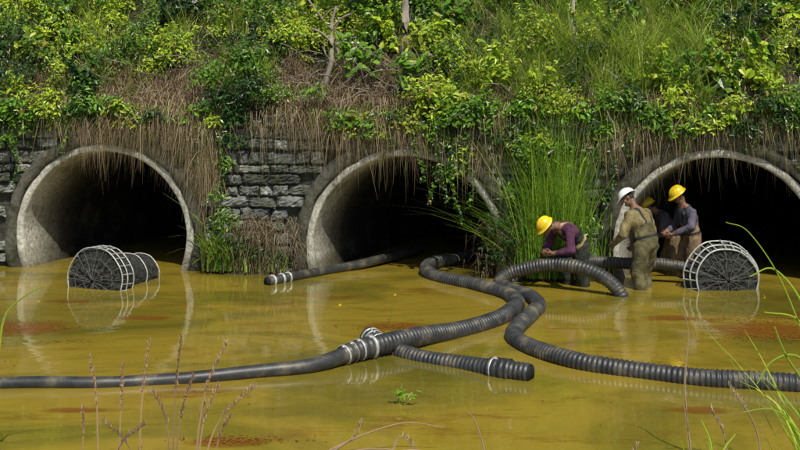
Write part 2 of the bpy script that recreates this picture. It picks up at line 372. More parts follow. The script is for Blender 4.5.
# ------------------------------------------------------------ workers
def ico():
    import bmesh
    bm=bmesh.new(); bmesh.ops.create_icosphere(bm,subdivisions=2,radius=1); bm.verts.ensure_lookup_table()
    V=np.array([v.co[:] for v in bm.verts]); F=np.array([[v.index for v in f.verts] for f in bm.faces]); bm.free(); return V,F
IV,IF=ico()
def blob(name,balls,voxel,smooth,mats,pick,parent,jitter=0):
    V=[];F=[];n=0
    for c,r,R in balls:
        v=IV*np.array(r); 
        if R is not None: v=v@np.array(R).T
        V.append(v+np.array(c)); F.append(IF+n); n+=len(IV)
    o=np_mesh(name,np.vstack(V),np.vstack(F),[])
    md=o.modifiers.new('r','REMESH'); md.mode='VOXEL'; md.voxel_size=voxel; md.use_smooth_shade=True
    ms=o.modifiers.new('s','SMOOTH'); ms.iterations=smooth; ms.factor=.5
    bpy.context.view_layer.update()
    dg=bpy.context.evaluated_depsgraph_get(); me=bpy.data.meshes.new_from_object(o.evaluated_get(dg))
    o.modifiers.clear(); o.data=me; o.parent=parent
    nv=len(me.vertices); c=np.empty(nv*3); me.vertices.foreach_get('co',c); c=c.reshape(-1,3)
    if jitter:
        no=np.empty(nv*3); me.vertices.foreach_get('normal',no); no=no.reshape(-1,3)
        wv=np.sin(c[:,2]*42+np.sin(c[:,0]*31)*2+c[:,1]*17)*.6+np.sin(c[:,0]*55+c[:,2]*23+c[:,1]*38)*.4+1.0*np.sin(c[:,2]*19+c[:,0]*23+np.sin(c[:,1]*20)*2)
        c=c+no*wv[:,None]*jitter; me.vertices.foreach_set('co',c.ravel())
    me.materials.clear()
    for m_ in mats: me.materials.append(m_)
    npo=len(me.polygons); pc=np.empty(npo*3); me.polygons.foreach_get('center',pc); pc=pc.reshape(-1,3)
    me.polygons.foreach_set('material_index',np.asarray(pick(pc),dtype=np.int32) if pick else np.zeros(npo,np.int32))
    me.polygons.foreach_set('use_smooth',np.ones(npo,bool)); me.update()
    return o
def chain(p0,r0,p1,r1,n=10):
    p0=np.array(p0,float);p1=np.array(p1,float)
    return [(p0+(p1-p0)*t,[r0+(r1-r0)*t]*3,None) for t in np.linspace(0,1,n)]
def cloth(name,c,v=.75):
    return mat_noise(name,[(.3,tuple(x*v*.5 for x in c)),(.5,c),(.72,tuple(min(1,x*1.5) for x in c))],7,.85,.7,36,spec=.2)
SKIN=mat_noise('skin_mat',[(.3,(.14,.07,.04)),(.7,(.24,.13,.08))],8,.5,.1,50)
HAIR=mat_noise('hair_mat',[(.3,(.01,.008,.006)),(.7,(.03,.025,.02))],40,.7,.4,90)
EYE=mat_noise('eye_mat',[(.3,(.6,.58,.55)),(.7,(.7,.68,.65))],5,.3,0)
YEL=mat_noise('yellow_helmet_mat',[(.3,(.62,.40,.01)),(.6,(.80,.56,.015))],6,.3,.05,30,spec=.5)
WHT=mat_noise('white_helmet_mat',[(.3,(.66,.66,.64)),(.6,(.82,.82,.8))],6,.3,.05,30,spec=.5)
BOOT=mat_noise('boot_mat',[(.3,(.02,.02,.018)),(.7,(.05,.045,.04))],6,.5,.1,50)
def rotx(a): c,s_=math.cos(a),math.sin(a); return np.array([[1,0,0],[0,c,s_],[0,-s_,c]])   # +a leans +z toward +y
def worker(loc,yaw,lean,hp,hyaw,arms,shirt,wader,strap,helm,s=1.0,knee=.08,bulk=1.0):
    e=empty('construction_worker',loc); e.rotation_euler=(0,0,yaw); e.scale=(s,s,s)
    pel=np.array([0,-.02,.93])
    def ang(z): return lean*(.8+.45*max(0,z)/.5)
    def T(v): v=np.array(v,float); return pel+rotx(ang(v[2]))@v
    balls=[];bones=[]
    zs=np.linspace(-.06,.5,20)
    for z_ in zs:
        rx=np.interp(z_,[-.06,.05,.17,.3,.42,.5],[.155,.175,.165,.185,.18,.10])*bulk; ry=np.interp(z_,[-.06,.05,.17,.3,.42,.5],[.12,.135,.125,.138,.118,.075])*bulk
        balls.append((T((0,0,z_)),[rx,ry,.06],rotx(ang(z_))))
    balls+=chain(T((0,0,.48)),.066,T((0,.01,.58)),.058,6)
    bones.append((T((0,0,-.05)),T((0,0,.22)),1)); bones.append((T((0,0,.30)),T((0,0,.46)),0)); bones.append((T((0,.01,.55)),T((0,.01,.62)),2))
    for sd,(el_,wr) in zip((-1,1),arms):
        sh=T((.19*sd,0,.42)); el_=np.array(el_,float); wr=np.array(wr,float)
        balls+=chain(T((.1*sd,0,.44)),.075,sh,.078,6)+chain(sh,.076*bulk,el_,.060*bulk,14)+chain(el_,.060*bulk,wr-(wr-el_)*.12,.046,12)+chain(el_+(wr-el_)*.8,.034,wr,.032,5)
        bones+= [(sh,el_,0),(el_,el_+(wr-el_)*.8,0),(el_+(wr-el_)*.95,wr,2)]
        hip=np.array([.095*sd,-.01,.88]); kn=np.array([.13*sd,knee+.03*sd,.5]); an=np.array([.14*sd,-.03+.05*sd,.1])
        balls+=chain(hip,.115*bulk,kn,.088*bulk,16)+chain(kn,.088*bulk,an,.075,14)
        balls+=chain(an+[0,-.03,-.04],.055,an+[0,.17,-.055],.042,9)
        bones+=[(hip,kn,1),(kn,an,1),(an+[0,-.03,-.04],an+[0,.17,-.055],3)]
    def pick(pc):
        best=np.full(len(pc),9e9); idx=np.zeros(len(pc),int)
        for a,b_,m_ in bones:
            ab=b_-a; t=np.clip(((pc-a)@ab)/(ab@ab),0,1); d=np.linalg.norm(pc-(a+t[:,None]*ab),axis=1)
            k=d<best; best[k]=d[k]; idx[k]=m_
        R=rotx(ang(.35)); q=(pc-pel)@R
        k=(idx==0)&(np.abs(np.abs(q[:,0])-.085)<.022)&(q[:,2]>.2)&(q[:,2]<.56); idx[k]=4
        k=(np.abs(q[:,2]-.08)<.018)&(np.abs(q[:,0])<.22)&(idx==1)&(np.abs(q[:,1])<.22); idx[k]=4
        return idx
    blob('body',balls,.015,3,[shirt,wader,SKIN,BOOT,strap],pick,e,.006)
    hc=T((0,.02,.69)); 
    Rh=rotx(ang(.5)+hp)@np.array([[math.cos(hyaw),-math.sin(hyaw),0],[math.sin(hyaw),math.cos(hyaw),0],[0,0,1]])
    H=lambda v: hc+Rh@np.array(v,float)
    hb=[(H((0,0,.02)),[.076,.096,.098],Rh),(H((0,.025,-.045)),[.056,.066,.062],Rh),(H((0,.06,-.085)),[.028,.026,.022],Rh),
        (H((0,.094,.02)),[.045,.012,.012],Rh),(H((0,.088,-.052)),[.026,.018,.009],Rh),(H((0,.086,-.066)),[.022,.016,.009],Rh)]
    hb+=chain(H((0,.094,.015)),.009,H((0,.116,-.022)),.013,5)
    for sd in (-1,1): hb+=[(H((.077*sd,-.005,-.01)),[.010,.018,.030],Rh),(H((.045*sd,.066,-.02)),[.02,.018,.016],Rh)]
    hb+=chain(T((0,.01,.55)),.056,H((0,-.015,-.05)),.056,6)
    def hpick(pc):
        q=(pc-hc)@Rh; r_=np.zeros(len(pc),int)
        r_[(q[:,2]>.055)|((q[:,1]<-.02)&(q[:,2]>-.05)&(np.abs(q[:,0])<.078))]=1
        return r_
    blob('head',hb,.006,3,[SKIN,HAIR],hpick,e)
    for sd in (-1,1):
        V=(IV*np.array([.013,.009,.009]))@Rh.T+H((.032*sd,.089,.004)); np_mesh('eye',V,IF,[EYE],None,True,parent=e)
        V=(IV*np.array([.006,.004,.006]))@Rh.T+H((.032*sd,.0965,.004)); np_mesh('pupil',V,IF,[HAIR],None,True,parent=e)
    na,nr=48,14; a=np.linspace(0,2*math.pi,na,endpoint=False); V=[]
    for q in np.linspace(0,1,nr):
        ph=q*math.pi/2; rr=math.sin(ph) if q>0 else .001
        zz=.052+.108*math.cos(ph)
        ridge=.010*np.exp(-((np.cos(a)*rr)/.13)**2)*(1-q)**.3 if q<1 else 0
        V.append(np.stack([.110*rr*np.cos(a),.132*rr*np.sin(a),zz+ridge+0*a],-1))
    fr=np.clip(np.sin(a),0,1)**2*.034
    V.append(np.stack([.118*np.cos(a),(.142+fr)*np.sin(a),.046-fr*.3],-1))
    V.append(np.stack([.130*np.cos(a),(.150+fr)*np.sin(a),.038-fr*.4],-1))
    V.append(np.stack([.130*np.cos(a),(.150+fr)*np.sin(a),.032-fr*.4],-1))
    V.append(np.stack([.105*np.cos(a),.127*np.sin(a),.040+0*a],-1))
    V.append(np.stack([.100*np.cos(a),.120*np.sin(a),.08+0*a],-1))
    F=[];i=np.arange(na); i2=(i+1)%na
    for k in range(len(V)-1): F.append(np.stack([k*na+i,k*na+i2,(k+1)*na+i2,(k+1)*na+i],-1))
    V=np.vstack(V)@Rh.T+hc; np_mesh('helmet',V,np.vstack(F),[helm],None,True,parent=e)
    for sd,(el_,wr) in zip((-1,1),arms):
        el_=np.array(el_,float); wr=np.array(wr,float); a_=nrm(wr-el_); inn=np.array([-sd,0,0.]); 
        b_=nrm(np.array([0,.7,.7])-a_*(a_@np.array([0,.7,.7]))); c_=np.cross(a_,b_); 
        if c_@inn<0: c_=-c_
        hb=chain(wr-a_*.03,.030,wr+a_*.02,.028,5)
        for k in (-1.5,-.5,.5,1.5): hb+=chain(wr+a_*.02+b_*k*.012,.017,wr+a_*.085+b_*k*.020,.0145,7)
        for k,ln in zip((1.5,.5,-.5,-1.5),(.070,.080,.075,.058)):
            p=wr+a_*.088+b_*k*.0215
            for j,cl in enumerate((.5,1.15,1.6)):
                d=nrm(a_*math.cos(cl)+c_*math.sin(cl)); p2=p+d*ln*(.45,.32,.23)[j]; hb+=chain(p,.0095-.0008*j,p2,.0088-.0008*j,5); p=p2
        p=wr+a_*.03+b_*.026; p2=p+nrm(a_*.6+b_*.7+c_*.5)*.038; p3=p2+nrm(a_*.8+b_*.1+c_*.7)*.03
        hb+=chain(p,.014,p2,.011,6)+chain(p2,.011,p3,.009,5)
        blob('hand',hb,.0045,2,[SKIN],None,e)
    return e
PUR=cloth('maroon_shirt_mat',(.085,.03,.06)); KHA=cloth('khaki_jacket_mat',(.19,.155,.07)); KHW=cloth('khaki_wader_mat',(.10,.088,.042))
DKG=cloth('dark_wader_mat',(.03,.034,.026)); GRY=cloth('grey_violet_shirt_mat',(.085,.075,.10)); BRN=cloth('brown_trouser_mat',(.17,.115,.065)); BLK=cloth('dark_strap_mat',(.03,.03,.03)); TAN=cloth('tan_strap_mat',(.30,.22,.10))
r=math.radians
worker((2.72,15.28,-.3),r(118),r(44),r(-8),0,[((-.30,.36,.88),(-.13,.56,.84)),((.30,.34,.86),(.12,.55,.82))],PUR,DKG,TAN,YEL,1.0,bulk=1.10)
worker((3.68,15.0,-.3),r(44),r(17),r(22),r(28),[((-.31,.17,1.06),(-.22,.38,.90)),((.32,.08,1.06),(.22,.30,.86))],KHA,KHW,BLK,WHT,1.05,bulk=1.18)
worker((4.62,15.9,-.3),r(100),r(12),r(20),0,[((-.29,.12,1.12),(-.14,.36,1.0)),((.30,.10,1.10),(.14,.35,1.0))],GRY,BRN,BLK,YEL,1.02,bulk=1.06)
worker((4.52,16.6,-.3),r(88),r(27),r(-5),0,[((-.28,.22,1.0),(-.12,.45,.9)),((.29,.2,1.0),(.12,.45,.92))],GRY,BRN,BLK,YEL,.94)

# ------------------------------------------------------------ vegetation
def leaf_cloud(bag,c,R,n,size,cols,bright=1.,out=(0,-.45,.75),shell=.5,aspect=.42,hang=.5):
    c=np.array(c); R=np.array(R)
    d=nrm(rng.normal(size=(n,3))); d[:,2]=np.where(d[:,2]<-.3,-d[:,2],d[:,2]); d[:,1]=np.where((d[:,1]>.4),-d[:,1],d[:,1])
    q=rng.uniform(shell,1,n)**.6*(1+.25*np.sin(d[:,0]*5+c[0]*7)*np.sin(d[:,2]*6+c[1]*5))
    p=c+d*q[:,None]*R
    nm=nrm(d*.7+np.array(out)+rng.normal(0,.42,(n,3)))
    dr=rng.normal(size=(n,3)); dr[:,2]-=hang; dr=nrm(dr-nm*np.sum(dr*nm,1)[:,None])
    sd=np.cross(nm,dr)
    L_=rng.uniform(size[0],size[1],n)[:,None]; W_=L_*aspect*rng.uniform(.8,1.2,(n,1))
    b0=p-dr*L_*.5; tip=p+dr*L_*.5-nm*L_*.12; l1=p-dr*L_*.12+sd*W_*.5+nm*L_*.06; r1=p-dr*L_*.12-sd*W_*.5+nm*L_*.06
    l2=p+dr*L_*.22+sd*W_*.36; r2=p+dr*L_*.22-sd*W_*.36
    V=np.stack([b0,r1,r2,tip,l2,l1],1).reshape(-1,3)
    i=np.arange(n)[:,None]*6
    F=np.stack([i+0,i+1,i+2,i+3],-1).reshape(-1,4); F2=np.stack([i+0,i+3,i+4,i+5],-1).reshape(-1,4)
    cc=np.array(cols)[rng.integers(0,len(cols),n)]*rng.uniform(.55,1.4,(n,1))*bright
    k=rng.random(n)<.03; cc[k]=np.array((.38,.27,.08))*rng.uniform(.5,1.1,(k.sum(),1))
    bag.add(V,np.vstack([F,F2]),np.repeat(cc,6,0))
def blades(bag,root,h,reach,az_,droop,wid,cols,seg=6,bright=1.,power=1.7,colr=None):
    n=len(root); t=np.linspace(0,1,seg+1)
    h=np.broadcast_to(h,(n,)); reach=np.broadcast_to(reach,(n,)); droop=np.broadcast_to(droop,(n,)); wid=np.broadcast_to(wid,(n,))
    hx=np.stack([np.cos(az_),np.sin(az_),0*az_],-1)
    P=root[:,None]+hx[:,None]*(reach*h)[:,None,None]*(t**power)[None,:,None]
    P[:,:,2]+=h[:,None]*(t[None]-droop[:,None]*t[None]**2.2)
    tw=az_+math.pi/2+rng.normal(0,.7,n)
    sd=np.stack([np.cos(tw),np.sin(tw),0*tw],-1)
    wv=(wid[:,None]*(np.clip(1.05-t**1.6,0.06,1))[None])[:,:,None]*.5*sd[:,None]
    V=np.stack([P-wv,P+wv],2).reshape(-1,3)
    base=(np.arange(n)*(seg+1)*2)[:,None]+np.arange(seg)[None]*2; base=base.ravel()
    F=np.stack([base,base+1,base+3,base+2],-1)
    cc=np.array(cols)[rng.integers(0,len(cols),n)]*rng.uniform(.7,1.3,(n,1))*bright
    bag.add(V,F,np.repeat(cc,(seg+1)*2,0))
def sp(x,d,up=0.): x=np.asarray(x,float); d=np.asarray(d,float); return np.stack([x,Yw(x)+d,slope(x,d)+up],-1)

BR=[(.40,.52,.024),(.28,.44,.02),(.50,.56,.05)]      # bright yellow-green species
MD=[(.13,.28,.018),(.18,.34,.022),(.09,.20,.015)]
DK=[(.030,.09,.013),(.050,.13,.018),(.020,.055,.010)]
DRYC=[(.40,.30,.17),(.26,.17,.09),(.48,.39,.24),(.12,.075,.045)]
shr=Bag(); stems=Bag()
def dryness(x,d):
    if -5.0<x<-3.2 and d<.65: return .88
    if -2.0<x<.1 and d<.8: return .92
    if math.sin(x*2.7+1)*math.sin(d*2.9+x)>.72: return .7
    return 0
for i in range(900):
    x=rng.uniform(-10.5,10.5); d=rng.uniform(-.02,4.5)
    if rng.random()<dryness(x,d): continue
    if 1.2<x<5.0 and .1<d<1.9 and rng.random()<.6: continue
    nz=math.sin(x*1.3+d*2)+math.sin(x*3.1-d*1.7+2)
    pal=BR if nz+rng.normal(0,.8)>.3 else (MD if nz+rng.normal(0,.8)>-.8 else DK)
    R=rng.uniform(.14,.42); vis=d<3.2
    n=int((200 if vis else 90)*(R/.3)**1.6)
    kind=rng.random()
    if kind<.5: sz=(.035,.075); asp=.5
    elif kind<.8: sz=(.06,.12); asp=.36; n=int(n*.65)
    else: sz=(.10,.20); asp=.5; n=int(n*.25)
    c=sp(x,d,R*.35+rng.uniform(0,.28))
    leaf_cloud(shr,c,(R*rng.uniform(.8,1.5),R,R*rng.uniform(.7,1.6)),n,sz,pal,rng.uniform(.65,1.25),aspect=asp,shell=.2)
    for _ in range(3):
        a=rng.uniform(0,6.28); l=rng.uniform(.25,.6); dv=np.array([math.cos(a)*.6,-abs(math.sin(a))*.5,.8])
        for t in np.linspace(.3,1,6):
            leaf_cloud(shr,c+dv*l*t+np.array([0,0,R*.3]),(.045,.045,.03),4,(sz[0],sz[1]*1.1),pal,1.15,aspect=asp*.8,shell=.2)
    k=14; az_=rng.uniform(0,2*math.pi,k); blades(stems,np.tile(c-[0,0,R*.8],(k,1)),rng.uniform(.6,1.8,k)*R*1.8,rng.uniform(.1,.7,k),az_,.1,.010,[(.14,.16,.05),(.2,.14,.08)])
OV=[(-2.9,2.75,.42,420,DK),(-2.5,2.95,.4,380,DK),(-3.1,3.15,.4,380,MD),(-2.7,2.45,.28,170,DK),(-2.55,3.4,.4,360,MD),(-3.3,2.6,.22,120,MD),
      (.55,2.75,.4,350,BR),(.9,2.5,.32,230,MD),(.5,2.3,.25,110,MD),(.75,1.95,.24,110,DK),(.95,1.6,.26,110,MD),(.6,1.65,.2,50,DK),(.35,2.95,.35,260,BR),(1.3,2.7,.35,260,MD),(.7,2.1,.3,140,MD),(1.0,1.9,.25,90,BR),
      (3.9,2.6,.3,150,MD),(3.3,2.75,.35,240,MD),(6.2,2.75,.4,300,MD),(6.7,2.5,.4,250,DK),(5.2,2.72,.28,150,BR),(4.3,2.8,.3,170,BR),
      (-6.6,2.6,.45,320,MD),(-6.0,2.75,.4,260,BR),(-5.3,2.72,.3,180,MD),(-1.4,2.9,.25,90,MD),(2.0,2.65,.3,160,MD),(2.6,2.7,.35,220,BR),
      (-2.75,2.1,.25,110,DK),(-2.85,1.75,.2,60,MD),(1.9,2.2,.3,150,MD),(2.3,1.9,.3,120,DK),(3.2,2.2,.25,90,MD),(3.0,1.9,.2,50,DK)]
for x_ in np.arange(-9.5,9.6,.15):
    if -2.9<x_<-1.0 : continue
    z_=2.42+rng.uniform(-.15,.25)+.14*math.sin(x_*2.3)
    if 1.5<x_<3.3: z_-=rng.uniform(0,.5)
    if 6.3<x_ or x_<-6.4: z_-=rng.uniform(0,.7)
    rr=rng.uniform(.14,.34); OV.append((x_,z_,rr,int(900*rr*rr+20),[BR,MD,DK,MD][rng.integers(0,4)]))
for x_,z_,rr,n,pal in OV:
    leaf_cloud(shr,(x_,Yw(x_)-.12-rng.uniform(0,.14),z_),(rr*1.15,rr*.6,rr),n,(.05,.10) if rng.random()<.6 else (.07,.14),pal,rng.uniform(.8,1.2),aspect=.4,shell=.1)
shr.make('shrub_foliage',LEAF); stems.make('shrub_stems',DRY)
vn=Bag()
for x_,z0,ln in [(.3,2.5,1.0),(.55,2.45,1.3),(.75,2.4,1.2),(.9,2.4,1.6),(1.1,2.3,1.2),(-.2,2.4,.5),(-3.3,2.5,1.1),(-2.95,2.4,1.3),(-3.6,2.4,.6),(1.9,2.4,1.2),(2.2,2.5,1.5),(3.3,2.4,1.2),(3.6,2.4,.5),(4.4,2.4,.4),(5.4,2.4,.4),(-5.6,2.4,.5),(6.5,2.4,.9),(-6.5,2.3,.9),(6.2,2.4,.6)]:
    nseg=int(ln/.045)
    for t in np.linspace(0,1,nseg):
        leaf_cloud(vn,(x_+.08*math.sin(t*6+x_*9),float(Yw(x_))-.2-.05*math.sin(t*4),z0-ln*t),(.06,.05,.04),4,(.04,.09),MD+DK,1,aspect=.55,shell=.1)
vn.make('trailing_vine',LEAF)
ug=Bag()
n=42000; x=rng.uniform(-10,10,n); d=rng.uniform(-.05,4.2,n); c=sp(x,d,rng.uniform(0,.16,n))
dry=np.array([rng.random()<dryness(a,b_) for a,b_ in zip(x,d)]); c=c[~dry]; n=len(c)
nm=nrm(np.array([0,-.5,.75])+rng.normal(0,.5,(n,3))); dr=rng.normal(size=(n,3)); dr=nrm(dr-nm*np.sum(dr*nm,1)[:,None]); sd=np.cross(nm,dr)
L_=rng.uniform(.03,.08,(n,1)); V=np.stack([c-dr*L_*.5,c+sd*L_*.25,c+dr*L_*.5,c-sd*L_*.25],1).reshape(-1,3); i=np.arange(n)*4
pt=.5+.5*np.sin(c[:,0]*2.3+c[:,1]*1.9); cc=np.where((rng.random(n)<pt)[:,None],np.array(MD)[rng.integers(0,3,n)],np.array(DK)[rng.integers(0,3,n)])*rng.uniform(.7,1.5,(n,1))
ug.add(V,np.stack([i,i+1,i+2,i+3],-1),np.repeat(cc,4,0)); ug.make('undergrowth',LEAF)
gr=Bag()
GB=[(.25,.39,.03),(.33,.45,.04),(.14,.27,.02),(.44,.46,.12)]
def tuft(bag,c,n,h,reach,wid,cols,sp_=.08,droop=(.1,.5),br=1.,azc=None,aw=3.2):
    root=np.array(c)+np.stack([rng.normal(0,sp_,n),rng.normal(0,sp_*.6,n),rng.normal(0,.01,n)],-1)
    az_=rng.uniform(-math.pi,math.pi,n) if azc is None else rng.normal(azc,aw,n)
    blades(bag,root,rng.uniform(h[0],h[1],n),rng.uniform(reach[0],reach[1],n),az_,rng.uniform(droop[0],droop[1],n),rng.uniform(wid*.6,wid*1.3,n),cols,bright=br)
for i in range(520):
    x=rng.uniform(-10,10); d=rng.uniform(0,4)
    if i<210: x=rng.uniform(1.0,5.4); d=rng.uniform(.0,2.2)
    if rng.random()<dryness(x,d): continue
    tuft(gr,sp(x,d,-.02),int(rng.uniform(25,60)),(.4,1.05),(.2,.9),.014,GB,br=rng.uniform(.65,1.3),droop=(.1,.75))
for x,d,h in [(1.35,.3,1.2),(1.6,.5,1.3),(3.9,.6,1.35),(4.2,.8,1.3),(3.6,.7,1.2),(5.0,.9,1.1),(-5.6,1.3,1.0),(.9,1.6,1.2),(2.2,.2,1.1),(2.8,.9,1.3),(-2.9,1.3,.9),(-4.0,1.4,1.0),(-1.7,1.6,1.0),(4.6,.3,1.1)]:
    tuft(gr,sp(x,d,0),130,(h*.5,h),(.2,.8),.016,[(.38,.48,.06),(.30,.42,.04),(.48,.52,.14)],.12,(.05,.6))
for x_ in np.arange(-9.5,9.6,.14):
    if -2.9<x_<-1.6 : continue
    k=34 if x_>1.2 else 14
    root=np.stack([x_+rng.normal(0,.08,k),Yw(x_)+rng.uniform(-.1,.1,k),np.full(k,WT)+rng.uniform(-.08,.08,k)],-1)
    blades(gr,root,rng.uniform(.25,.6,k),rng.uniform(.2,.8,k),rng.normal(-math.pi/2,.7,k),rng.uniform(.9,2.3,k),.013,GB,bright=rng.uniform(.7,1.1))
gr.make('slope_grass',GRASS)
dg_=Bag()
for (x0,x1,n,dm,hh) in [(-10,10,2600,.25,(.15,.4)),(-5.4,-3.0,3800,.7,(.2,.6)),(-2.0,.3,3800,.8,(.2,.55)),(1.0,2.2,700,.4,(.2,.5)),(-7,-5.5,900,.5,(.2,.5)),(3,7,1400,.4,(.15,.45)),(-10,10,4600,3.2,(.25,.65))]:
    x=rng.uniform(x0,x1,n); d=rng.uniform(-.08,dm,n); az_=rng.normal(-math.pi/2,.9,n)
    dr=rng.uniform(.4,2.3,n)*np.where(d<.2,1.2,.7)
    blades(dg_,sp(x,d,rng.uniform(-.02,.18,n)),rng.uniform(hh[0],hh[1],n),rng.uniform(.2,.8,n),az_,dr,rng.uniform(.005,.013,n),DRYC,bright=rng.uniform(.7,1.0))
for x0,n,zz,sx in [(-3.75,520,2.5,.3),(-3.4,520,2.3,.2),(-3.25,400,1.9,.14),(-3.15,200,1.5,.12),(-4.3,420,2.5,.3),(-4.9,260,2.45,.25),(-5.4,200,2.5,.4),(-2.2,110,2.5,.3),(1.5,180,2.5,.25),(-1.5,260,2.55,.25),(-.9,300,2.4,.25),(-.3,300,2.45,.3),(.4,220,2.35,.3),(1.3,180,2.0,.2),(6,220,2.4,.4),(5,220,2.42,.4),(4.3,160,2.4,.3),(3.7,160,2.3,.25),(3.2,140,2.2,.2)]:
    x=rng.normal(x0,sx,n); root=np.stack([x,Yw(x)-.18+rng.uniform(-.06,.05,n),np.full(n,zz)+rng.uniform(-.15,.15,n)],-1)
    blades(dg_,root,rng.uniform(.15,.5,n),rng.uniform(.1,.9,n),rng.uniform(-math.pi,0,n),rng.uniform(1.5,3.4,n),rng.uniform(.005,.012,n),DRYC+[(.12,.14,.04)],bright=.8,seg=8)
dg_.make('dead_grass_and_roots',DRY)
tw=empty('dead_branches'); paths=[]
for i in range(240):
    if i<120: x=rng.uniform(-2.1,.4); d=rng.uniform(0,1.0)
    elif i<170: x=rng.uniform(-5.5,-3); d=rng.uniform(0,.8)
    else: x=rng.uniform(-7,7); d=rng.uniform(0,2.4)
    p=sp(x,d,.08); a=rng.uniform(-math.pi,math.pi); l=rng.uniform(.3,1.2); q=[p]; dirv=np.array([math.cos(a),-.4+math.sin(a)*.3,rng.uniform(-.2,.9)])
    for k in range(7): dirv=nrm(dirv+rng.normal(0,.26,3)+[0,0,-.06]); p=p+dirv*l/7; q.append(p)
    paths.append(q)
tubes('twigs',paths,.0065,BARK,tw,5)

def mound(name,cx,wx,h,dy):
    na,nr=40,10; V=[];a=np.linspace(0,2*math.pi,na,endpoint=False)
    for q in np.linspace(0.01,1,nr):
        z_=h*(1-q**2)-.06+rng.normal(0,.012,na); V.append(np.stack([cx+wx*q*np.cos(a)*(1+.1*np.sin(3*a)),Yw(cx)-.1+dy*q*np.sin(a),z_],-1))
    F=[];i=np.arange(na); i2=(i+1)%na
    for k in range(nr-1): F.append(np.stack([k*na+i,k*na+i2,(k+1)*na+i2,(k+1)*na+i],-1))
    np_mesh(name,np.vstack(V),np.vstack(F),[SOIL],None,True)
mound('soil_bar',-2.5,.65,.16,.38); mound('soil_bar',2.45,.75,.2,.4)
rd=Bag()
def wy(x,o): return float(Yw(x))-o
for x,o,z_,n,h in [(-2.95,.35,.05,90,(.5,1.45)),(-3.05,.3,.05,80,(.5,1.5)),(-2.75,.3,.05,70,(.4,1.2)),(-2.5,.35,.05,36,(.3,.8)),(-2.2,.3,.05,30,(.3,.6)),(-1.95,.3,.05,24,(.2,.5))]:
    tuft(rd,(x,wy(x,o),z_),n,h,(.1,.8),.024,[(.18,.32,.03),(.09,.19,.02),(.28,.40,.04),(.25,.2,.09)],.09,(.05,.8))
rd.make('reed_clump',GRASS)
rd=Bag()
BLU=[(.24,.42,.035),(.14,.29,.025),(.36,.50,.05)]
for x,o,z_,n,h in [(2.3,.32,.05,300,(1.2,3.2)),(2.5,.36,.05,300,(1.4,3.5)),(2.75,.3,.05,230,(1.0,3.0)),(2.1,.35,.05,200,(.8,2.6)),(3.0,.3,.05,70,(.4,1.6))]:
    tuft(rd,(x,wy(x,o),z_),n,h,(.05,.40),.013,BLU,.13,(.0,.35))
for x,n,h in [(1.7,44,(.5,1.4)),(1.5,36,(.5,1.4)),(1.3,26,(.4,1.2)),(1.9,40,(.8,1.8))]:
    tuft(rd,(x+.5,wy(x,.25),.1),n*2,(h[0],h[1]*1.5),(.4,1.2),.012,BLU+[(.05,.1,.02)],.15,(.1,.5),azc=math.pi,aw=.6)
tuft(rd,(2.3,wy(2.3,.1),1.9),120,(.3,.9),(.2,.9),.014,BLU,.2,(.2,1.0)); tuft(rd,(2.8,wy(2.3,.1),1.7),90,(.3,.9),(.2,.9),.014,BLU,.2,(.2,1.0))
rd.make('tall_grass_clump',GRASS)
lb=Bag()
for x,z_,R,n,pal in [(-2.3,.3,.3,130,DK),(-2.85,.8,.3,120,MD),(-2.6,.4,.3,140,DK),(-3.0,1.2,.22,60,MD),(-1.95,.2,.2,60,DK),(-2.9,.15,.25,90,DK),(1.9,.5,.35,160,DK),(1.6,.8,.3,110,DK),(1.5,.3,.3,110,DK),(2.3,.4,.35,160,DK),(2.8,.35,.3,120,MD),(3.0,.8,.25,70,MD),(1.75,1.3,.25,70,MD),(1.9,2.0,.3,120,MD),(2.2,1.7,.2,60,DK)]:
    leaf_cloud(lb,(x,wy(x,.32),z_),(R,R*.6,R),n,(.05,.1),pal,1,shell=.1)
lb.make('wall_foot_shrub',LEAF)
rt=Bag(); 
for x0,n in [(-2.35,480),(-2.0,380),(-2.6,200),(2.0,200),(1.5,160)]:
    x=rng.normal(x0,.22,n); root=np.stack([x,Yw(x)-.22+rng.uniform(-.12,.05,n),rng.uniform(.05,.9,n)],-1)
    blades(rt,root,rng.uniform(.15,.45,n),rng.uniform(.2,1.2,n),rng.uniform(-math.pi,0,n),rng.uniform(.8,2.5,n),.010,DRYC,bright=.6)
rt.make('root_tangle',DRY)

def tree(x,d,h,lean,r0,crown=True,name='tree'):
    e=empty(name,(0,0,0)); b0=sp(x,d,-.1); n=14; t=np.linspace(0,1,n)[:,None]
    P=b0+np.hstack([lean*h*t**1.2+.05*np.sin(t*7+x),.1*h*t*0,h*t]); 
    sweep('trunk',P,None,r0*(1-.65*t[:,0]),[BARK],[0]*n,10,e)
    bagl=Bag(); lim=[]
    for k in range(7 if crown else 3):
        q=.45+.08*k if crown else .5+.12*k
        p=P[min(n-1,int(q*n))]; a=rng.uniform(0,2*math.pi); l=h*rng.uniform(.15,.28); dv=np.array([math.cos(a),math.sin(a)*.7,.6])
        L2=[p+dv*l*u+[0,0,.05*math.sin(u*3)] for u in np.linspace(0,1,6)]; lim.append(L2)
        if crown:
            for u in (3,5): leaf_cloud(bagl,L2[u],(.35,.35,.28),110,(.06,.12),MD+BR,1,shell=.1)
    if crown: 
        leaf_cloud(bagl,P[-1],(.5,.5,.4),260,(.06,.12),MD+BR,1,shell=.1); bagl.make('crown',LEAF,e)
    tubes('limbs',lim,r0*.3,BARK,e,6)
tree(.05,.75,3.9,.0,.075); tree(2.95,.9,3.8,.02,.035); tree(-1.3,.42,1.6,.16,.06,False,'dead_tree'); tree(-1.0,1.1,1.6,-.5,.032,False,'dead_tree')
tree(7.4,1.6,3.5,.05,.06); tree(-7.6,1.8,3.2,-.05,.05)

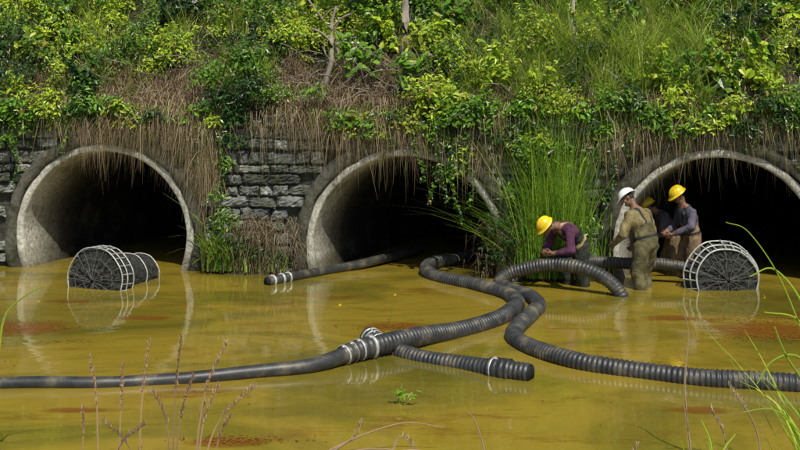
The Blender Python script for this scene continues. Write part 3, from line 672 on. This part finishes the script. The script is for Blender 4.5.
# ------------------------------------------------------------ foreground plants
fg=Bag()
def stalk(bag,P,wd,col,seed=False):
    P,_=catmull(P,.03); T=nrm(np.gradient(P,axis=0)); A=nrm(np.cross(T,[0,1,0])); n=len(P)
    t=np.linspace(0,1,n); wv=(wd*(1-.7*t))[:,None]*A*.5
    V=np.stack([P-wv,P+wv],1).reshape(-1,3); i=np.arange(n-1)*2
    bag.add(V,np.stack([i,i+1,i+3,i+2],-1),np.tile(np.array(col),(len(V),1)))
    B=np.cross(A,T)*wd*.5*(1-.7*t)[:,None]; V=np.stack([P-B,P+B],1).reshape(-1,3)
    bag.add(V,np.stack([i,i+1,i+3,i+2],-1),np.tile(np.array(col),(len(V),1)))
    if seed:
        k=P[int(n*.66):]; m=len(k)*9; c=np.repeat(k,9,0)+rng.normal(0,.005,(m,3))
        blades(bag,c,rng.uniform(.02,.05,m),rng.uniform(.1,.5,m),rng.uniform(0,6.28,m),.1,.008,[col],seg=2)
dryc=(.36,.24,.14)
for x,y,h,l in [(-2.05,7.3,.85,.02),(-1.93,7.4,1.0,.06),(-1.62,7.2,.8,.1),(-1.72,7.5,.6,-.1),(-1.5,7.3,1.0,.18),(-1.42,7.1,.75,.3),(-1.85,7.1,.5,-.2),(-2.35,7.4,.5,.0),(-2.1,7.2,.45,.2),(-1.55,7.6,.5,.05),(-1.48,7.3,.7,.12),(-1.38,7.4,.45,.1),(-1.66,7.3,1.05,.05),(-2.2,7.3,.9,-.05)]:
    stalk(fg,[(x,y,-.1),(x+l*.15,y,h*.35),(x+l*.5,y+.02,h*.7),(x+l*1.3,y,h)],.016,np.array(dryc)*rng.uniform(.7,1.3),True)
for pts in [[(-.9,7.6,-.05),(-.45,7.55,.12),(-.1,7.5,.17),(.1,7.5,.08),(.2,7.5,-.02)],[(-.35,7.5,-.05),(-.1,7.5,.12),(.15,7.5,.16),(.45,7.5,.05)],[(.65,7.4,-.1),(.62,7.4,.2),(.55,7.4,.42),(.5,7.4,.48)],
            [(-.1,7.7,-.05),(.0,7.7,.2),(.12,7.7,.1)],[(2.75,7.6,-.1),(2.7,7.6,.3),(2.5,7.6,.62)],[(2.45,7.4,-.1),(2.4,7.4,.3),(2.3,7.4,.5)],[(1.75,7.5,-.1),(1.74,7.5,.1),(1.78,7.5,.2)],
            [(-.7,7.9,-.05),(-.3,7.9,.14),(.05,7.9,.24),(.35,7.9,.2)],[(-.55,7.7,.06),(-.35,7.7,.2),(-.3,7.7,.3)],[(2.3,7.9,-.05),(2.25,7.9,.5),(2.28,7.9,.95),(2.22,7.9,1.15)]]:
    stalk(fg,pts,.020,np.array((.42,.31,.19)),len(pts)==3)
fg.make('dry_reeds',DRY)
gg=Bag(); LG=(.46,.60,.06)
for pts,wd in [([(3.05,7.0,-.1),(2.95,7.0,.7),(2.7,7.0,1.45),(2.45,7,1.85),(2.28,7,1.93)],.018),
            ([(3.0,7.0,.3),(2.85,7.0,.75),(2.7,7.0,1.0),(2.62,7,1.2)],.034),([(2.9,7.0,.9),(2.75,7.0,1.0),(2.6,7.0,.95),(2.5,7,.8)],.026),
            ([(3.0,7.0,.5),(2.9,7.0,1.0),(2.78,7.0,1.25),(2.55,7,1.3)],.030),([(2.92,7,.1),(2.75,7,.5),(2.6,7,.62),(2.4,7,.6)],.024),
            ([(2.95,7.0,.9),(2.82,7.0,1.35),(2.62,7.0,1.6),(2.45,7,1.55)],.028),
            ([(2.25,7.3,-.1),(2.27,7.3,.25),(2.2,7.3,.45)],.03),([(2.3,7.3,-.1),(2.35,7.3,.2),(2.45,7.3,.35)],.025),([(2.2,7.3,-.1),(2.1,7.3,.15),(2.05,7.3,.3)],.02),
            ([(-3.05,7.6,.9),(-3.0,7.6,1.15),(-2.85,7.6,1.3),(-2.7,7.6,1.38)],.02),([(-3.2,7.6,-.1),(-3.1,7.6,.6),(-3.05,7.6,1.1),(-3.1,7.6,1.35)],.018)]:
    stalk(gg,pts,wd,np.array(LG)*rng.uniform(.8,1.2))
tuft(gg,(2.95,7.1,-.05),34,(.4,1.25),(.2,.7),.026,[LG,(.26,.4,.04)],.12,(.0,.4),azc=math.pi*.9,aw=.8)
gg.make('green_reeds',GRASS)
sg=Bag()
for x,y,n in [(.03,9.2,12),(.12,9.15,6),(-.05,9.2,5)]: leaf_cloud(sg,(x,y,.07),(.08,.05,.09),n,(.05,.09),[(.28,.46,.03)],1,shell=.1,aspect=.3)
tuft(sg,(.03,9.2,-.02),8,(.1,.22),(.1,.6),.01,[(.25,.42,.04)],.04)
sg.make('water_plant',GRASS)
fl=Bag()
for x,y,h in [(-4.6,12.4,.3),(-.78,12.3,.28),(-.18,12.6,.35),(4.55,12.5,.35)]:
    a=rng.normal(0,.05); stalk(fl,[(x+a,y,-.05),(x+a*1.3,y,h*.5),(x+a*1.8+.02,y,h)],.008,(.2,.26,.04))
    leaf_cloud(fl,(x+a*1.8+.02,y,h),(.014,.014,.03),7,(.015,.026),[(.75,.55,.02)],1,aspect=.8)
fl.make('yellow_wildflowers',GRASS)
ft=Bag()
for x,y,wx,wy_,n in [(-4.7,12.3,.9,.35,500),(-3.9,11.6,.5,.15,100),(4.4,11.8,.8,.3,600),(4.6,12.8,.6,.3,300),(-.05,12.3,.55,.25,300),(-1.3,8.2,.5,.12,250),(-3.9,13.5,.7,.2,80),(0,11.5,6,2.2,300)]:
    c=np.stack([rng.normal(x,wx*.5,n),rng.normal(y,wy_*.5,n),rng.uniform(.006,.014,n)],-1); c=c[c[:,1]<15.4]; n=len(c)
    a=rng.uniform(0,6.28,n); dr=np.stack([np.cos(a),np.sin(a),0*a],-1); sd=np.stack([-np.sin(a),np.cos(a),0*a],-1); L_=rng.uniform(.012,.04,(n,1))
    V=np.stack([c-dr*L_*.5,c+sd*L_*.22,c+dr*L_*.5,c-sd*L_*.22],1).reshape(-1,3); i=np.arange(n)*4
    cc=np.array([(.28,.11,.015),(.20,.08,.012),(.12,.055,.012),(.24,.15,.02)])[rng.integers(0,4,n)]
    ft.add(V,np.stack([i,i+1,i+2,i+3],-1),np.repeat(cc,4,0))
ft.make('floating_leaf_litter',DRY)
print('objects',len(bpy.data.objects))
